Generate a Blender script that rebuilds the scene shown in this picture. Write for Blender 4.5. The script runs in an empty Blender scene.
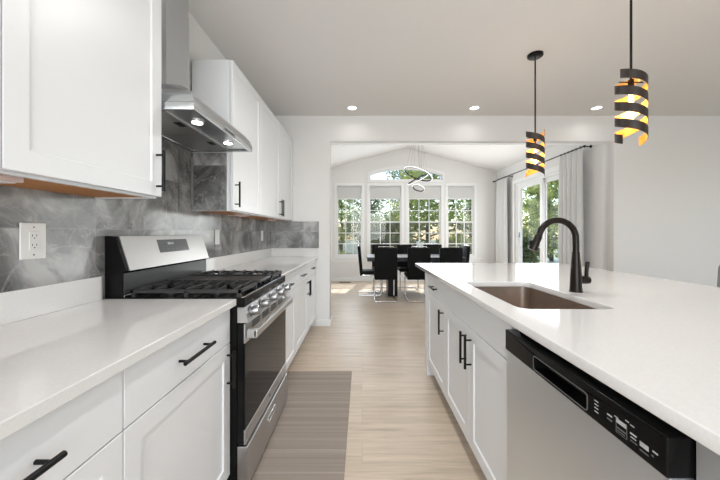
import bpy, bmesh, math, random
from mathutils import Vector, Matrix
random.seed(7)
S = bpy.context.scene
COL = S.collection
PI = math.pi

# ------------------------------------------------------------------ camera, world, sun, big lights, exposure
H = 1.2127
cam_d = bpy.data.cameras.new('camera')
cam_d.sensor_width = 36.0
cam_d.lens = 36.0 * 307.0 / 720.0
cam_d.shift_x = -2.0 / 720.0
cam_d.shift_y = -7.0 / 720.0
cam_d.clip_start = 0.02
cam = bpy.data.objects.new('camera', cam_d); COL.objects.link(cam)
cam.location = (0, 0, H); cam.rotation_euler = (PI / 2, 0, 0)
S.camera = cam
S.view_settings.view_transform = 'Standard'
S.view_settings.look = 'None'
S.view_settings.exposure = 0.28
S.view_settings.gamma = 1.0
S.view_settings.use_curve_mapping = False

world = bpy.data.worlds.new('world'); S.world = world; world.use_nodes = True
wn = world.node_tree.nodes; wl = world.node_tree.links
wn.clear()
wo = wn.new('ShaderNodeOutputWorld'); wb = wn.new('ShaderNodeBackground'); ws = wn.new('ShaderNodeTexSky')
ws.sky_type = 'NISHITA'; ws.sun_disc = False; ws.sun_elevation = math.radians(52); ws.sun_rotation = math.radians(15)
ws.air_density = 1.0; ws.dust_density = 0.7; ws.ozone_density = 1.0
wb.inputs['Strength'].default_value = 0.30
wl.new(ws.outputs[0], wb.inputs[0]); wl.new(wb.outputs[0], wo.inputs[0])

def light(name, kind, loc, energy, color=(1, 1, 1), rot=(0, 0, 0), **kw):
    d = bpy.data.lights.new(name, kind); d.energy = energy; d.color = color
    for k, v in kw.items(): setattr(d, k, v)
    o = bpy.data.objects.new(name, d); COL.objects.link(o); o.location = loc; o.rotation_euler = rot
    return o
light('sun', 'SUN', (2, 12, 10), 6.0, (1, .95, .88), (math.radians(-38), 0, math.radians(-10)), angle=math.radians(1.0))
# fill lamps added at made-up windows behind the camera and in the family room
light('daylight_behind', 'AREA', (.2, -3.12, 1.5), 112, (.94, .97, 1), (PI / 2, 0, 0), shape='RECTANGLE', size=2.5, size_y=1.9)
light('daylight_family', 'AREA', (6.42, 0.6, 1.5), 8, (.94, .97, 1), (PI / 2, 0, PI / 2), shape='RECTANGLE', size=3.6, size_y=1.8)
light('daylight_dining', 'AREA', (1.1, 7.69, 1.45), 40, (.94, .98, 1), (-PI / 2, 0, 0), shape='RECTANGLE', size=3.3, size_y=1.2)
light('daylight_slider', 'AREA', (3.36, 5.9, 1.2), 27, (.94, .98, 1), (PI / 2, 0, PI / 2), shape='RECTANGLE', size=1.6, size_y=2.0)
CAN_FRONT = 0.48

# ------------------------------------------------------------------ materials
def mat(name, color=(.8, .8, .8), rough=.5, metal=0.0, spec=None, coat=0.0, emis=None, es=0.0):
    m = bpy.data.materials.new(name); m.use_nodes = True
    b = m.node_tree.nodes['Principled BSDF']
    b.inputs['Base Color'].default_value = (*color, 1)
    b.inputs['Roughness'].default_value = rough
    b.inputs['Metallic'].default_value = metal
    if spec is not None: b.inputs['Specular IOR Level'].default_value = spec
    b.inputs['Coat Weight'].default_value = coat
    if emis: b.inputs['Emission Color'].default_value = (*emis, 1); b.inputs['Emission Strength'].default_value = es
    return m

class NT:
    def __init__(s, m): s.m = m; s.t = m.node_tree; s.b = s.t.nodes['Principled BSDF']; s.tc = s.t.nodes.new('ShaderNodeTexCoord')
    def new(s, kind, **kw):
        n = s.t.nodes.new(kind)
        for k, v in kw.items(): setattr(n, k, v)
        return n
    def link(s, a, b): s.t.links.new(a, b)
    def mapping(s, scale=(1, 1, 1), loc=(0, 0, 0), src=None):
        n = s.new('ShaderNodeMapping'); n.inputs['Scale'].default_value = scale; n.inputs['Location'].default_value = loc
        s.link(src or s.tc.outputs['Object'], n.inputs['Vector']); return n.outputs[0]
    def noise(s, vec, scale=5, detail=4, rough=.5, dist=0.0):
        n = s.new('ShaderNodeTexNoise'); n.inputs['Scale'].default_value = scale; n.inputs['Detail'].default_value = detail
        n.inputs['Roughness'].default_value = rough; n.inputs['Distortion'].default_value = dist
        s.link(vec, n.inputs['Vector']); return n.outputs['Fac']
    def ramp(s, fac, stops):
        n = s.new('ShaderNodeValToRGB'); e = n.color_ramp.elements
        while len(e) < len(stops): e.new(.5)
        for i, (p, c) in enumerate(stops): e[i].position = p; e[i].color = (*c, 1) if len(c) == 3 else c
        s.link(fac, n.inputs[0]); return n.outputs[0]
    def mix(s, fac, a, b, mode='MIX'):
        n = s.new('ShaderNodeMix', data_type='RGBA', blend_type=mode)
        for sock, v in ((n.inputs[0], fac), (n.inputs[6], a), (n.inputs[7], b)):
            if isinstance(v, (int, float)): sock.default_value = v
            elif isinstance(v, tuple): sock.default_value = (*v, 1)
            else: s.link(v, sock)
        return n.outputs[2]
    def math(s, op, a, b=0.0):
        n = s.new('ShaderNodeMath', operation=op)
        for sock, v in ((n.inputs[0], a), (n.inputs[1], b)):
            if isinstance(v, (int, float)): sock.default_value = v
            else: s.link(v, sock)
        return n.outputs[0]
    def bump(s, h, strength=.1, dist=.01):
        n = s.new('ShaderNodeBump'); n.inputs['Strength'].default_value = strength; n.inputs['Distance'].default_value = dist
        s.link(h, n.inputs['Height']); s.link(n.outputs[0], s.b.inputs['Normal'])
    def color(s, c): s.link(c, s.b.inputs['Base Color'])

def paint(name, c, rough):
    m = mat(name, c, rough); n = NT(m)
    v = n.noise(n.tc.outputs['Object'], 260, 2); n.bump(v, .04, .002)
    return m
M = {}
M['wall'] = paint('wall_paint', (.775, .765, .752), .75)
M['ceiling'] = paint('ceiling_paint', (.785, .772, .757), .85)
M['trim'] = mat('trim_paint', (.84, .84, .83), .35)
M['cab'] = paint('cabinet_lacquer', (.785, .80, .815), .34)
M['cabin'] = mat('cabinet_edge', (.32, .32, .32), .6)  # grey carcass colour holds the shade of the door gaps
M['black'] = mat('black_metal', (.006, .006, .006), .4, spec=.2)
M['gloss'] = mat('black_enamel', (.006, .006, .006), .18, spec=.14)
M['iron'] = mat('cast_iron', (.02, .02, .02), .42, spec=.5)
M['dark'] = mat('dark_cavity', (.006, .006, .006), .7)
M['glassblack'] = mat('oven_glass', (.006, .006, .007), .06, spec=.17)
M['chrome'] = mat('chrome', (.78, .78, .79), .12, 1.0)
M['knob'] = mat('knob_metal', (.40, .40, .41), .3, 1.0)
M['plate'] = mat('outlet_plastic', (.82, .81, .79), .35)
M['slot'] = mat('slot_dark', (.03, .03, .03), .6)
M['bronze'] = mat('oil_bronze', (.014, .0095, .0075), .3, .1, spec=.2)
M['bronzerib'] = mat('bronze_ribbon', (.028, .019, .015), .5, .2)
M['gold'] = mat('gold_leaf', (.95, .54, .14), .38, .55)
M['bulb'] = mat('bulb_glow', (1, .8, .5), .4, emis=(1, .72, .36), es=4.0)
M['lamp'] = mat('lamp_lens', (1, 1, 1), .5, emis=(1, .97, .93), es=3.0)
M['led'] = mat('led_strip', (1, 1, 1), .5, emis=(1, .99, .97), es=.9)
M['shade'] = mat('shade_fabric', (.60, .595, .58), .9)
M['leather'] = mat('black_leather', (.005, .005, .005), .6, spec=.12)
M['label'] = mat('label_print', (.45, .45, .45), .6)
M['label_dim'] = mat('label_print_dim', (.12, .12, .12), .6)
M['display'] = mat('display_glass', (.10, .105, .11), .12)
M['blue'] = mat('blue_plastic', (.05, .30, .55), .4)
M['grey'] = mat('grey_fabric', (.26, .26, .25), .9)
M['lens_pink'] = mat('undercabinet_light_body', (.55, .40, .36), .5)
M['trunk'] = mat('bark', (.10, .075, .055), .9)
M['brick'] = mat('neighbour_brick', (.30, .17, .13), .9)
M['panel'] = mat('grey_enamel', (.045, .046, .048), .3, spec=.6)  # black enamel, its pale reflection put into the base colour
M['rubber'] = mat('rubber', (.02, .02, .02), .8)
M['hole'] = M['slot']

# brushed stainless
def steel(name, c, rough, axis=(1, 1, 60)):
    m = mat(name, c, rough, 1.0); n = NT(m)
    v = n.noise(n.mapping(axis), 6, 3)
    r = n.new('ShaderNodeMapRange'); r.inputs[3].default_value = rough - .012; r.inputs[4].default_value = rough + .015
    n.link(v, r.inputs[0]); n.link(r.outputs[0], n.b.inputs['Roughness'])
    return m
M['steel'] = steel('stainless_steel', (.55, .55, .55), .30, (2, 2, 120))
M['steelv'] = steel('stainless_door_steel', (.74, .785, .83), .38, (2, 2, 90))
M['hoodsteel'] = mat('hood_steel', (.58, .595, .61), .26, 1.0)
M['sink'] = mat('sink_steel', (.58, .50, .44), .27, 1.0)  # brown reflections put into the steel as a warm tint

# quartz
m = mat('white_quartz', (.80, .785, .765), .075, spec=.5); n = NT(m); M['quartz'] = m
n.color(n.ramp(n.noise(n.mapping(), 180, 3), [(.35, (.70, .688, .676)), (.55, (.725, .716, .705)), (.75, (.74, .732, .722))]))

# glossy grey marble tile
m = mat('grey_marble_tile', (.3, .3, .3), .16, spec=.55); n = NT(m); M['marble'] = m
sep = n.new('ShaderNodeSeparateXYZ'); n.link(n.tc.outputs['Object'], sep.inputs[0])
hcoord = n.math('ADD', sep.outputs[1], n.math('MULTIPLY', sep.outputs[0], 1.0))
tu = n.math('DIVIDE', n.math('SUBTRACT', hcoord, -1.04), .61)
tv = n.math('DIVIDE', n.math('SUBTRACT', sep.outputs[2], .925), .305)
fu = n.math('FLOOR', tu); fv = n.math('FLOOR', tv)
cmb = n.new('ShaderNodeCombineXYZ'); n.link(fu, cmb.inputs[0]); n.link(fv, cmb.inputs[1])
wnz = n.new('ShaderNodeTexWhiteNoise', noise_dimensions='3D'); n.link(cmb.outputs[0], wnz.inputs[0])
off = n.new('ShaderNodeVectorMath', operation='SCALE'); n.link(wnz.outputs['Color'], off.inputs[0]); off.inputs[3].default_value = 20.0
vec = n.new('ShaderNodeVectorMath', operation='ADD'); n.link(n.tc.outputs['Object'], vec.inputs[0]); n.link(off.outputs[0], vec.inputs[1])
V = vec.outputs[0]
base = n.ramp(n.noise(V, 3.2, 8, .62, 1.2), [(.34, (.085, .084, .083)), (.46, (.17, .169, .167)), (.53, (.25, .248, .245)), (.63, (.44, .437, .432))])
vn1 = n.noise(V, 2.1, 5, .55, 2.5)
vein = n.ramp(n.math('ABSOLUTE', n.math('SUBTRACT', vn1, .5)), [(0.0, (.5, .5, .5)), (.004, (.22, .22, .22)), (.014, (0, 0, 0))])
vn2 = n.noise(V, 5.5, 3, .5, 1.6)
vein2 = n.ramp(n.math('ABSOLUTE', n.math('SUBTRACT', vn2, .56)), [(0.0, (.6, .6, .6)), (.012, (0, 0, 0))])
c = n.mix(vein, base, (.52, .51, .50)); c = n.mix(n.math('MULTIPLY', vein2, .5), c, (.46, .455, .45))
tint = n.math('ADD', n.math('MULTIPLY', wnz.outputs['Value'], .3), .85)
tc_ = n.new('ShaderNodeCombineColor'); [n.link(tint, tc_.inputs[i]) for i in range(3)]
c = n.mix(1.0, c, tc_.outputs[0], 'MULTIPLY')
du = n.math('ABSOLUTE', n.math('SUBTRACT', n.math('FRACT', tu), .5)); dv = n.math('ABSOLUTE', n.math('SUBTRACT', n.math('FRACT', tv), .5))
grout = n.math('MAXIMUM', n.math('GREATER_THAN', du, .4975), n.math('GREATER_THAN', dv, .495))
c = n.mix(grout, c, (.25, .247, .24)); n.color(c)

# light oak planks, laid along X
m = mat('oak_plank_floor', (.5, .42, .34), .38); n = NT(m); M['floor'] = m
br = n.new('ShaderNodeTexBrick'); br.offset = .37; br.inputs['Scale'].default_value = 1.0
br.inputs['Mortar Size'].default_value = .0012; br.inputs['Brick Width'].default_value = 1.22; br.inputs['Row Height'].default_value = .178
br.inputs['Color1'].default_value = (.0, .0, .0, 1); br.inputs['Color2'].default_value = (1, 1, 1, 1); br.inputs['Mortar'].default_value = (.5, .5, .5, 1)
n.link(n.mapping(), br.inputs['Vector'])
tone = n.ramp(br.outputs['Color'], [(0, (.575, .47, .365)), (.5, (.60, .50, .393)), (1, (.63, .528, .418))])
offv = n.new('ShaderNodeVectorMath', operation='MULTIPLY_ADD'); n.link(br.outputs['Color'], offv.inputs[0]); offv.inputs[1].default_value = (7, 3, 0); n.link(n.tc.outputs['Object'], offv.inputs[2])
g1 = n.noise(n.mapping((1.1, 16, 1), src=offv.outputs[0]), 1.6, 6, .6, .6)
g2 = n.noise(n.mapping((2.2, 70, 1), src=offv.outputs[0]), 2.0, 3, .6, .3)
grain = n.ramp(g1, [(.3, (.74, .73, .72)), (.5, (.95, .945, .94)), (.68, (1.06, 1.06, 1.06))])
fine = n.ramp(g2, [(.3, (.90, .895, .89)), (.65, (1.03, 1.03, 1.03))])
c = n.mix(1.0, tone, grain, 'MULTIPLY'); c = n.mix(1.0, c, fine, 'MULTIPLY')
c = n.mix(n.math('MULTIPLY', br.outputs['Fac'], .5), c, (.26, .20, .15)); n.color(c)
n.bump(g2, .05, .001)

# woven runner with cross stripes
m = mat('woven_runner', (.25, .21, .18), .95); n = NT(m); M['rug'] = m
s1 = n.noise(n.mapping((.02, 9, 0)), 2.2, 5, .7)
s2 = n.noise(n.mapping((.3, 46, 0)), 2.5, 2, .6)
wv = n.noise(n.mapping((90, 90, 1)), 4, 2)
c = n.ramp(s1, [(.32, (.25, .208, .173)), (.5, (.31, .26, .22)), (.60, (.345, .295, .255)), (.68, (.46, .41, .37))])
c = n.mix(1.0, c, n.ramp(s2, [(.3, (.86, .86, .86)), (.6, (1.02, 1.02, 1.02)), (.7, (1.22, 1.22, 1.22))]), 'MULTIPLY')
c = n.mix(1.0, c, n.ramp(wv, [(.3, (.8, .8, .8)), (.7, (1.2, 1.2, 1.2))]), 'MULTIPLY'); n.color(c); n.bump(wv, .4, .004)

def woodmat(name, a, b, sc):
    m = mat(name, a, .45); n = NT(m)
    n.color(n.ramp(n.noise(n.mapping(sc), 3, 4, .6, .5), [(.3, a), (.7, b)])); return m
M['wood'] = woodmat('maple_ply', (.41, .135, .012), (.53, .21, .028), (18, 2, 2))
M['stone'] = woodmat('dark_stone', (.025, .025, .027), (.07, .07, .073), (4, 9, 4)); M['stone'].node_tree.nodes['Principled BSDF'].inputs['Specular IOR Level'].default_value = .2
M['grass'] = woodmat('lawn', (.05, .09, .025), (.10, .14, .05), (.6, .6, .6))
M['deck'] = woodmat('deck_boards', (.22, .17, .14), (.32, .26, .22), (.5, 14, 1))
m = mat('curtain_cloth', (.66, .655, .645), .9); n = NT(m); M['curtain'] = m
n.bump(n.noise(n.mapping((200, 200, 200)), 3, 2), .1, .001)
b = n.b; b.inputs['Transmission Weight'].default_value = 0.0

# leaves: diffuse + translucent
def leafmat(name, a, b_):
    m = bpy.data.materials.new(name); m.use_nodes = True; t = m.node_tree; t.nodes.clear()
    o = t.nodes.new('ShaderNodeOutputMaterial'); d = t.nodes.new('ShaderNodeBsdfDiffuse'); tr = t.nodes.new('ShaderNodeBsdfTranslucent')
    mx = t.nodes.new('ShaderNodeMixShader'); mx.inputs[0].default_value = .45
    tc = t.nodes.new('ShaderNodeTexCoord'); ns = t.nodes.new('ShaderNodeTexNoise'); ns.inputs['Scale'].default_value = 1.3; ns.inputs['Detail'].default_value = 6
    rp = t.nodes.new('ShaderNodeValToRGB'); rp.color_ramp.elements[0].position = .3; rp.color_ramp.elements[1].position = .7
    rp.color_ramp.elements[0].color = (*a, 1); rp.color_ramp.elements[1].color = (*b_, 1)
    t.links.new(tc.outputs['Object'], ns.inputs[0]); t.links.new(ns.outputs[0], rp.inputs[0])
    t.links.new(rp.outputs[0], d.inputs[0]); t.links.new(rp.outputs[0], tr.inputs[0])
    t.links.new(d.outputs[0], mx.inputs[1]); t.links.new(tr.outputs[0], mx.inputs[2]); t.links.new(mx.outputs[0], o.inputs[0])
    return m
M['leaf'] = leafmat('leaves', (.20, .26, .08), (.64, .68, .26))
M['leafdark'] = leafmat('dark_leaves', (.14, .18, .08), (.40, .45, .20))
M['leafblue'] = leafmat('cool_leaves', (.17, .21, .13), (.46, .52, .33))

# thin window glass and insect screen
def thin(name, tint, gloss, opaque=None):
    m = bpy.data.materials.new(name); m.use_nodes = True; t = m.node_tree; t.nodes.clear()
    o = t.nodes.new('ShaderNodeOutputMaterial'); tr = t.nodes.new('ShaderNodeBsdfTransparent'); tr.inputs[0].default_value = (*tint, 1)
    if opaque:
        d = t.nodes.new('ShaderNodeBsdfDiffuse'); d.inputs[0].default_value = (*opaque, 1); fac = gloss
    else:
        d = t.nodes.new('ShaderNodeBsdfGlossy'); d.inputs['Roughness'].default_value = .02; fac = gloss
    mx = t.nodes.new('ShaderNodeMixShader'); mx.inputs[0].default_value = fac
    t.links.new(tr.outputs[0], mx.inputs[1]); t.links.new(d.outputs[0], mx.inputs[2]); t.links.new(mx.outputs[0], o.inputs[0])
    return m
M['glass'] = thin('window_glass', (.97, .98, .975), .015)
M['screen'] = thin('insect_screen', (1, 1, 1), .36, (.13, .13, .11))

# ------------------------------------------------------------------ mesh helpers
class MB:
    def __init__(s): s.bm = bmesh.new()
    def merge(s, bm2, mi=0):
        for f in bm2.faces: f.material_index = mi
        me = bpy.data.meshes.new('tmp'); bm2.to_mesh(me); bm2.free(); s.bm.from_mesh(me); bpy.data.meshes.remove(me); return s
    def box(s, x0, x1, y0, y1, z0, z1, bev=0.0, seg=1, mi=0):
        b = bmesh.new(); bmesh.ops.create_cube(b, size=1)
        for v in b.verts: v.co = Vector(((x0 + x1) / 2 + v.co.x * (x1 - x0), (y0 + y1) / 2 + v.co.y * (y1 - y0), (z0 + z1) / 2 + v.co.z * (z1 - z0)))
        if bev: bmesh.ops.bevel(b, geom=b.edges[:], offset=bev, segments=seg, profile=.5, affect='EDGES')
        return s.merge(b, mi)
    def hexa(s, pts, bev=0.0, mi=0):
        b = bmesh.new(); v = [b.verts.new(p) for p in pts]
        for f in ((0, 1, 2, 3), (7, 6, 5, 4), (0, 4, 5, 1), (1, 5, 6, 2), (2, 6, 7, 3), (3, 7, 4, 0)): b.faces.new([v[i] for i in f])
        bmesh.ops.recalc_face_normals(b, faces=b.faces[:])
        if bev: bmesh.ops.bevel(b, geom=b.edges[:], offset=bev, segments=1, affect='EDGES')
        return s.merge(b, mi)
    def prism(s, pts2, axis, a0, a1, mi=0, bev=0.0):
        """extrude a 2D outline along an axis: 'x' outline in (y,z), 'y' in (x,z), 'z' in (x,y)"""
        f = {'x': lambda p, a: (a, p[0], p[1]), 'y': lambda p, a: (p[0], a, p[1]), 'z': lambda p, a: (p[0], p[1], a)}[axis]
        b = bmesh.new(); A = [b.verts.new(f(p, a0)) for p in pts2]; B = [b.verts.new(f(p, a1)) for p in pts2]
        b.faces.new(A); b.faces.new(B[::-1]); k = len(pts2)
        for i in range(k): b.faces.new((A[i], A[(i + 1) % k], B[(i + 1) % k], B[i]))
        bmesh.ops.recalc_face_normals(b, faces=b.faces[:])
        if bev: bmesh.ops.bevel(b, geom=b.edges[:], offset=bev, segments=1, affect='EDGES')
        return s.merge(b, mi)
    def tube(s, pts, r, n=10, mi=0, closed=False):
        pts = [Vector(p) for p in pts]; k = len(pts); rr = r if isinstance(r, (list, tuple)) else [r] * k
        b = bmesh.new(); rings = []; up = None
        for i, p in enumerate(pts):
            if closed: d = pts[(i + 1) % k] - pts[i - 1]
            else: d = pts[min(i + 1, k - 1)] - pts[max(i - 1, 0)]
            d.normalize()
            if up is None: up = Vector((0, 0, 1)) if abs(d.z) < .9 else Vector((1, 0, 0))
            sx = d.cross(up).normalized(); up = sx.cross(d).normalized()
            rings.append([b.verts.new(p + (sx * math.cos(2 * PI * j / n) + up * math.sin(2 * PI * j / n)) * rr[i]) for j in range(n)])
        m = k if closed else k - 1
        for i in range(m):
            A, B = rings[i], rings[(i + 1) % k]
            for j in range(n): b.faces.new((A[j], A[(j + 1) % n], B[(j + 1) % n], B[j]))
        if not closed: b.faces.new(rings[0][::-1]); b.faces.new(rings[-1])
        bmesh.ops.recalc_face_normals(b, faces=b.faces[:])
        return s.merge(b, mi)
    def lathe(s, prof, c, axis=(0, 0, 1), n=24, mi=0):
        """prof: (radius, distance along axis) from start to end"""
        ax = Vector(axis).normalized(); u = ax.orthogonal().normalized(); w = ax.cross(u); c = Vector(c)
        b = bmesh.new(); rings = []
        for r, h in prof:
            rings.append([b.verts.new(c + ax * h + (u * math.cos(2 * PI * j / n) + w * math.sin(2 * PI * j / n)) * max(r, 1e-5)) for j in range(n)])
        for A, B in zip(rings, rings[1:]):
            for j in range(n): b.faces.new((A[j], A[(j + 1) % n], B[(j + 1) % n], B[j]))
        b.faces.new(rings[0][::-1]); b.faces.new(rings[-1])
        bmesh.ops.recalc_face_normals(b, faces=b.faces[:])
        return s.merge(b, mi)
    def plate(s, outer, holes, t, fmap, mi=0):
        """a flat outline with holes, thickness t; fmap turns (u,v,w) with w in -t/2..t/2 into a point"""
        cu = bpy.data.curves.new('tmp', 'CURVE'); cu.dimensions = '2D'; cu.fill_mode = 'BOTH'; cu.extrude = t / 2
        for loop in [outer] + holes:
            sp = cu.splines.new('POLY'); sp.points.add(len(loop) - 1); sp.use_cyclic_u = True
            for p, q in zip(sp.points, loop): p.co = (q[0], q[1], 0, 1)
        o = bpy.data.objects.new('tmp', cu); COL.objects.link(o)
        dg = bpy.context.evaluated_depsgraph_get(); me = bpy.data.meshes.new_from_object(o.evaluated_get(dg))
        b = bmesh.new(); b.from_mesh(me); bpy.data.meshes.remove(me); bpy.data.objects.remove(o); bpy.data.curves.remove(cu)
        for v in b.verts: v.co = Vector(fmap(*v.co))
        bmesh.ops.remove_doubles(b, verts=b.verts[:], dist=1e-5); bmesh.ops.recalc_face_normals(b, faces=b.faces[:])
        return s.merge(b, mi)
    def rot(s, mtx):
        bmesh.ops.transform(s.bm, matrix=mtx, verts=s.bm.verts[:]); return s
    def build(s, name, m, parent=None, smooth=None, origin=None, bevel=0.0):
        me = bpy.data.meshes.new(name)
        if parent is not None:
            r = parent
            while r.parent: r = r.parent
            o0 = Vector(r.location)
        elif origin is not None: o0 = Vector(origin)
        else:
            xs = [v.co for v in s.bm.verts]
            o0 = Vector(((min(v.x for v in xs) + max(v.x for v in xs)) / 2, (min(v.y for v in xs) + max(v.y for v in xs)) / 2, min(v.z for v in xs)))
        bmesh.ops.translate(s.bm, vec=-o0, verts=s.bm.verts[:])
        s.bm.to_mesh(me); s.bm.free()
        for k in (m if isinstance(m, (list, tuple)) else [m]): me.materials.append(k)
        if smooth:
            for p in me.polygons: p.use_smooth = True
            me.set_sharp_from_angle(angle=math.radians(smooth))
        o = bpy.data.objects.new(name, me); COL.objects.link(o)
        if parent is not None: o.parent = parent
        else: o.location = o0
        if bevel:
            bv = o.modifiers.new('bevel', 'BEVEL'); bv.width = bevel; bv.segments = 2; bv.limit_method = 'ANGLE'; bv.angle_limit = math.radians(40)
        return o

def tag(o, label=None, cat=None, group=None, kind=None):
    if label: o['label'] = label
    if cat: o['category'] = cat
    if group: o['group'] = group
    if kind: o['kind'] = kind
    return o
def thing(name, loc, label, cat, group=None):
    o = bpy.data.objects.new(name, None); COL.objects.link(o); o.location = loc; o.empty_display_size = .1
    return tag(o, label, cat, group)
def struct(name, mb, m, **kw):
    return tag(mb.build(name, m, origin=(0, 0, 0), **kw), kind='structure')
def copy_tree(o, parent=None):
    c = o.copy(); COL.objects.link(c); c.parent = parent
    for ch in list(o.children): copy_tree(ch, c)
    return c
def place(o, loc, rz=0.0, label=None):
    o.location = loc; o.rotation_euler = (0, 0, rz)
    if label: o['label'] = label
    return o
def rrect(x0, x1, y0, y1, r, n=6):
    out = []
    for cx, cy, a in ((x1 - r, y1 - r, 0), (x0 + r, y1 - r, 90), (x0 + r, y0 + r, 180), (x1 - r, y0 + r, 270)):
        for i in range(n + 1):
            t = math.radians(a + 90 * i / n); out.append((cx + r * math.cos(t), cy + r * math.sin(t)))
    return out
def rect(x0, x1, y0, y1): return [(x0, y0), (x1, y0), (x1, y1), (x0, y1)]
YZ = lambda x: (lambda u, v, w: (x + w, u, v))     # outline in (y,z) about x
XZ = lambda y: (lambda u, v, w: (u, y + w, v))     # outline in (x,z) about y
XY = lambda z: (lambda u, v, w: (u, v, z + w))     # outline in (x,y) about z

# ------------------------------------------------------------------ room shell
WX = -1.195            # left wall face
PY = 4.0               # partition face
CZ = 2.74              # kitchen ceiling
BY = 7.756             # dining back wall face
RX = 3.40              # dining right wall face
JL, JR, HZ = -.423, 3.28, 2.414
struct('floor', MB().box(-1.4, 6.7, -3.4, 7.9, -.12, 0), M['floor'])
struct('ceiling', MB().box(-1.345, 6.65, -3.3, PY, CZ, CZ + .1), M['ceiling'])
struct('wall_left', MB().box(WX - .15, WX, -3.2, BY, 0, CZ), M['wall'])
struct('wall_partition', MB().plate([(WX, 0), (JL, 0), (JL, HZ), (JR, HZ), (JR, 0), (6.5, 0), (6.5, 3.6), (WX, 3.6)], [], .19, XZ(PY + .095)), M['wall'])
struct('wall_behind', MB().plate(rect(WX, 6.5, 0, CZ), [rect(-1.1, 1.5, .5, 2.5)], .15, XZ(-3.275)), M['wall'])  # window opening made up and placed for the fill lamp
struct('wall_right', MB().plate(rect(-3.2, PY, 0, CZ), [rect(-1.2, 2.4, .6, 2.4)], .15, YZ(6.575)), M['wall'])  # opening invented to go with the family room fill lamp
# dining room: gable back wall with four windows and an arched one, right wall with the sliding door
KW = [(-.637, .0), (.183, .998), (1.168, 2.002), (2.166, 2.836)]
WZ0, WZ1 = .63, 2.413
PEAK = 1.11
def arc(x0, x1, zs, zc, n=14):
    xm = (x0 + x1) / 2; h = (x1 - x0) / 2; s_ = zc - zs; R = (h * h + s_ * s_) / (2 * s_); a = math.asin(h / R)
    return [(xm + R * math.sin(a - 2 * a * i / n), zc - R + R * math.cos(a - 2 * a * i / n)) for i in range(n + 1)]
AX0, AX1, AZ0, AZS, AZC = .19, 2.03, 2.545, 2.70, 2.86
arch = [(AX0, AZ0), (AX1, AZ0)] + arc(AX0, AX1, AZS, AZC)
gz = lambda x: 3.37 - .267 * abs(x - PEAK)
struct('wall_dining_back', MB().plate([(WX, 0), (RX, 0), (RX, gz(RX)), (PEAK, gz(PEAK)), (WX, gz(WX))], [rect(a, b, WZ0, WZ1) for a, b in KW] + [arch], .15, XZ(BY + .075)), M['wall'])
DY0, DY1, DZ = 4.98, 6.82, 2.30
struct('wall_dining_right', MB().plate([(PY + .19, 0), (DY0, 0), (DY0, DZ), (DY1, DZ), (DY1, 0), (BY + .15, 0), (BY + .15, gz(RX)), (PY + .19, gz(RX))], [], .15, YZ(RX + .075)), M['wall'])
struct('ceiling_dining', MB().prism([(WX - .15, gz(WX - .15)), (PEAK, gz(PEAK)), (RX + .2, gz(RX + .2)), (RX + .2, gz(RX + .2) + .1), (PEAK, gz(PEAK) + .1), (WX - .15, gz(WX - .15) + .1)], 'y', PY + .19, BY + .15), M['ceiling'])

def baseboard(name, pts):
    mb = MB()
    for x0, x1, y0, y1 in pts: mb.box(x0, x1, y0, y1, 0, .085, .003)
    return struct(name, mb, M['trim'])
baseboard('baseboard_partition', [(-.60, JL + .012, PY - .013, PY - .001), (JL + .001, JL + .012, PY, PY + .19), (JR - .012, 6.5, PY - .013, PY - .001), (JR - .012, JR - .001, PY, PY + .19)])
baseboard('baseboard_dining', [(WX + .002, RX - .002, BY - .014, BY - .001), (RX - .013, RX - .001, PY + .195, DY0 - .09), (RX - .013, RX - .001, DY1 + .09, BY - .02)])
struct('trim_1', MB().box(-.80, 3.02, BY - .05, BY - .001, WZ0 - .085, WZ0 - .058, .004).box(-.76, 2.98, BY - .017, BY - .001, WZ0 - .15, WZ0 - .088, .002), M['trim'])

# double-hung windows
def window(nm, x0, x1):
    c = .055
    mb = MB().plate(rect(x0 - c, x1 + c, WZ0 - .055, WZ1 + c), [rect(x0, x1, WZ0, WZ1)], .014, XZ(BY - .008))
    w = struct(nm, mb, M['trim'])
    f = MB().plate(rect(x0 + .001, x1 - .001, WZ0 + .001, WZ1 - .001), [rect(x0 + .010, x1 - .010, WZ0 + .012, WZ1 - .012)], .12, XZ(BY + .075)); f.build('frame', M['trim'], w)
    zm = 1.49
    for nm2, y, z0, z1 in (('upper_sash', BY + .095, zm - .018, WZ1 - .013), ('lower_sash', BY + .062, WZ0 + .013, zm + .02)):
        a, b = x0 + .011, x1 - .011; st = .022
        sb = MB().plate(rect(a, b, z0, z1), [rect(a + st, b - st, z0 + st + .008, z1 - st)], .03, XZ(y)); sash = sb.build(nm2, M['trim'], w)
        g = MB()
        for i in (1, 2):
            xx = a + st + (b - a - 2 * st) * i / 3; g.box(xx - .009, xx + .009, y - .009, y + .009, z0 + st, z1 - st)
            zz = z0 + st + (z1 - z0 - 2 * st) * i / 3; g.box(a + st, b - st, y - .008, y + .008, zz - .009, zz + .009)
        g.build('muntin_grid', M['trim'], sash)
        MB().box(a + st - .004, b - st + .004, y - .003, y + .003, z0 + st - .004, z1 - st + .004).build('pane', M['glass'], sash)
    MB().box(x0 + .011, x1 - .011, BY + .122, BY + .124, WZ0 + .013, zm).build('insect_screen', M['screen'], w)
for i, (a, b) in enumerate(KW): window(f'window_{i + 1}', a, b)
co = [(AX0 - .05, AZ0 - .045), (AX1 + .05, AZ0 - .045)] + arc(AX0 - .05, AX1 + .05, AZS + .03, AZC + .055)
w5 = struct('window_5', MB().plate(co, [arch], .014, XZ(BY - .008)), M['trim'])
ii = [(AX0 + .03, AZ0 + .03), (AX1 - .03, AZ0 + .03)] + arc(AX0 + .03, AX1 - .03, AZS - .02, AZC - .03)
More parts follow.
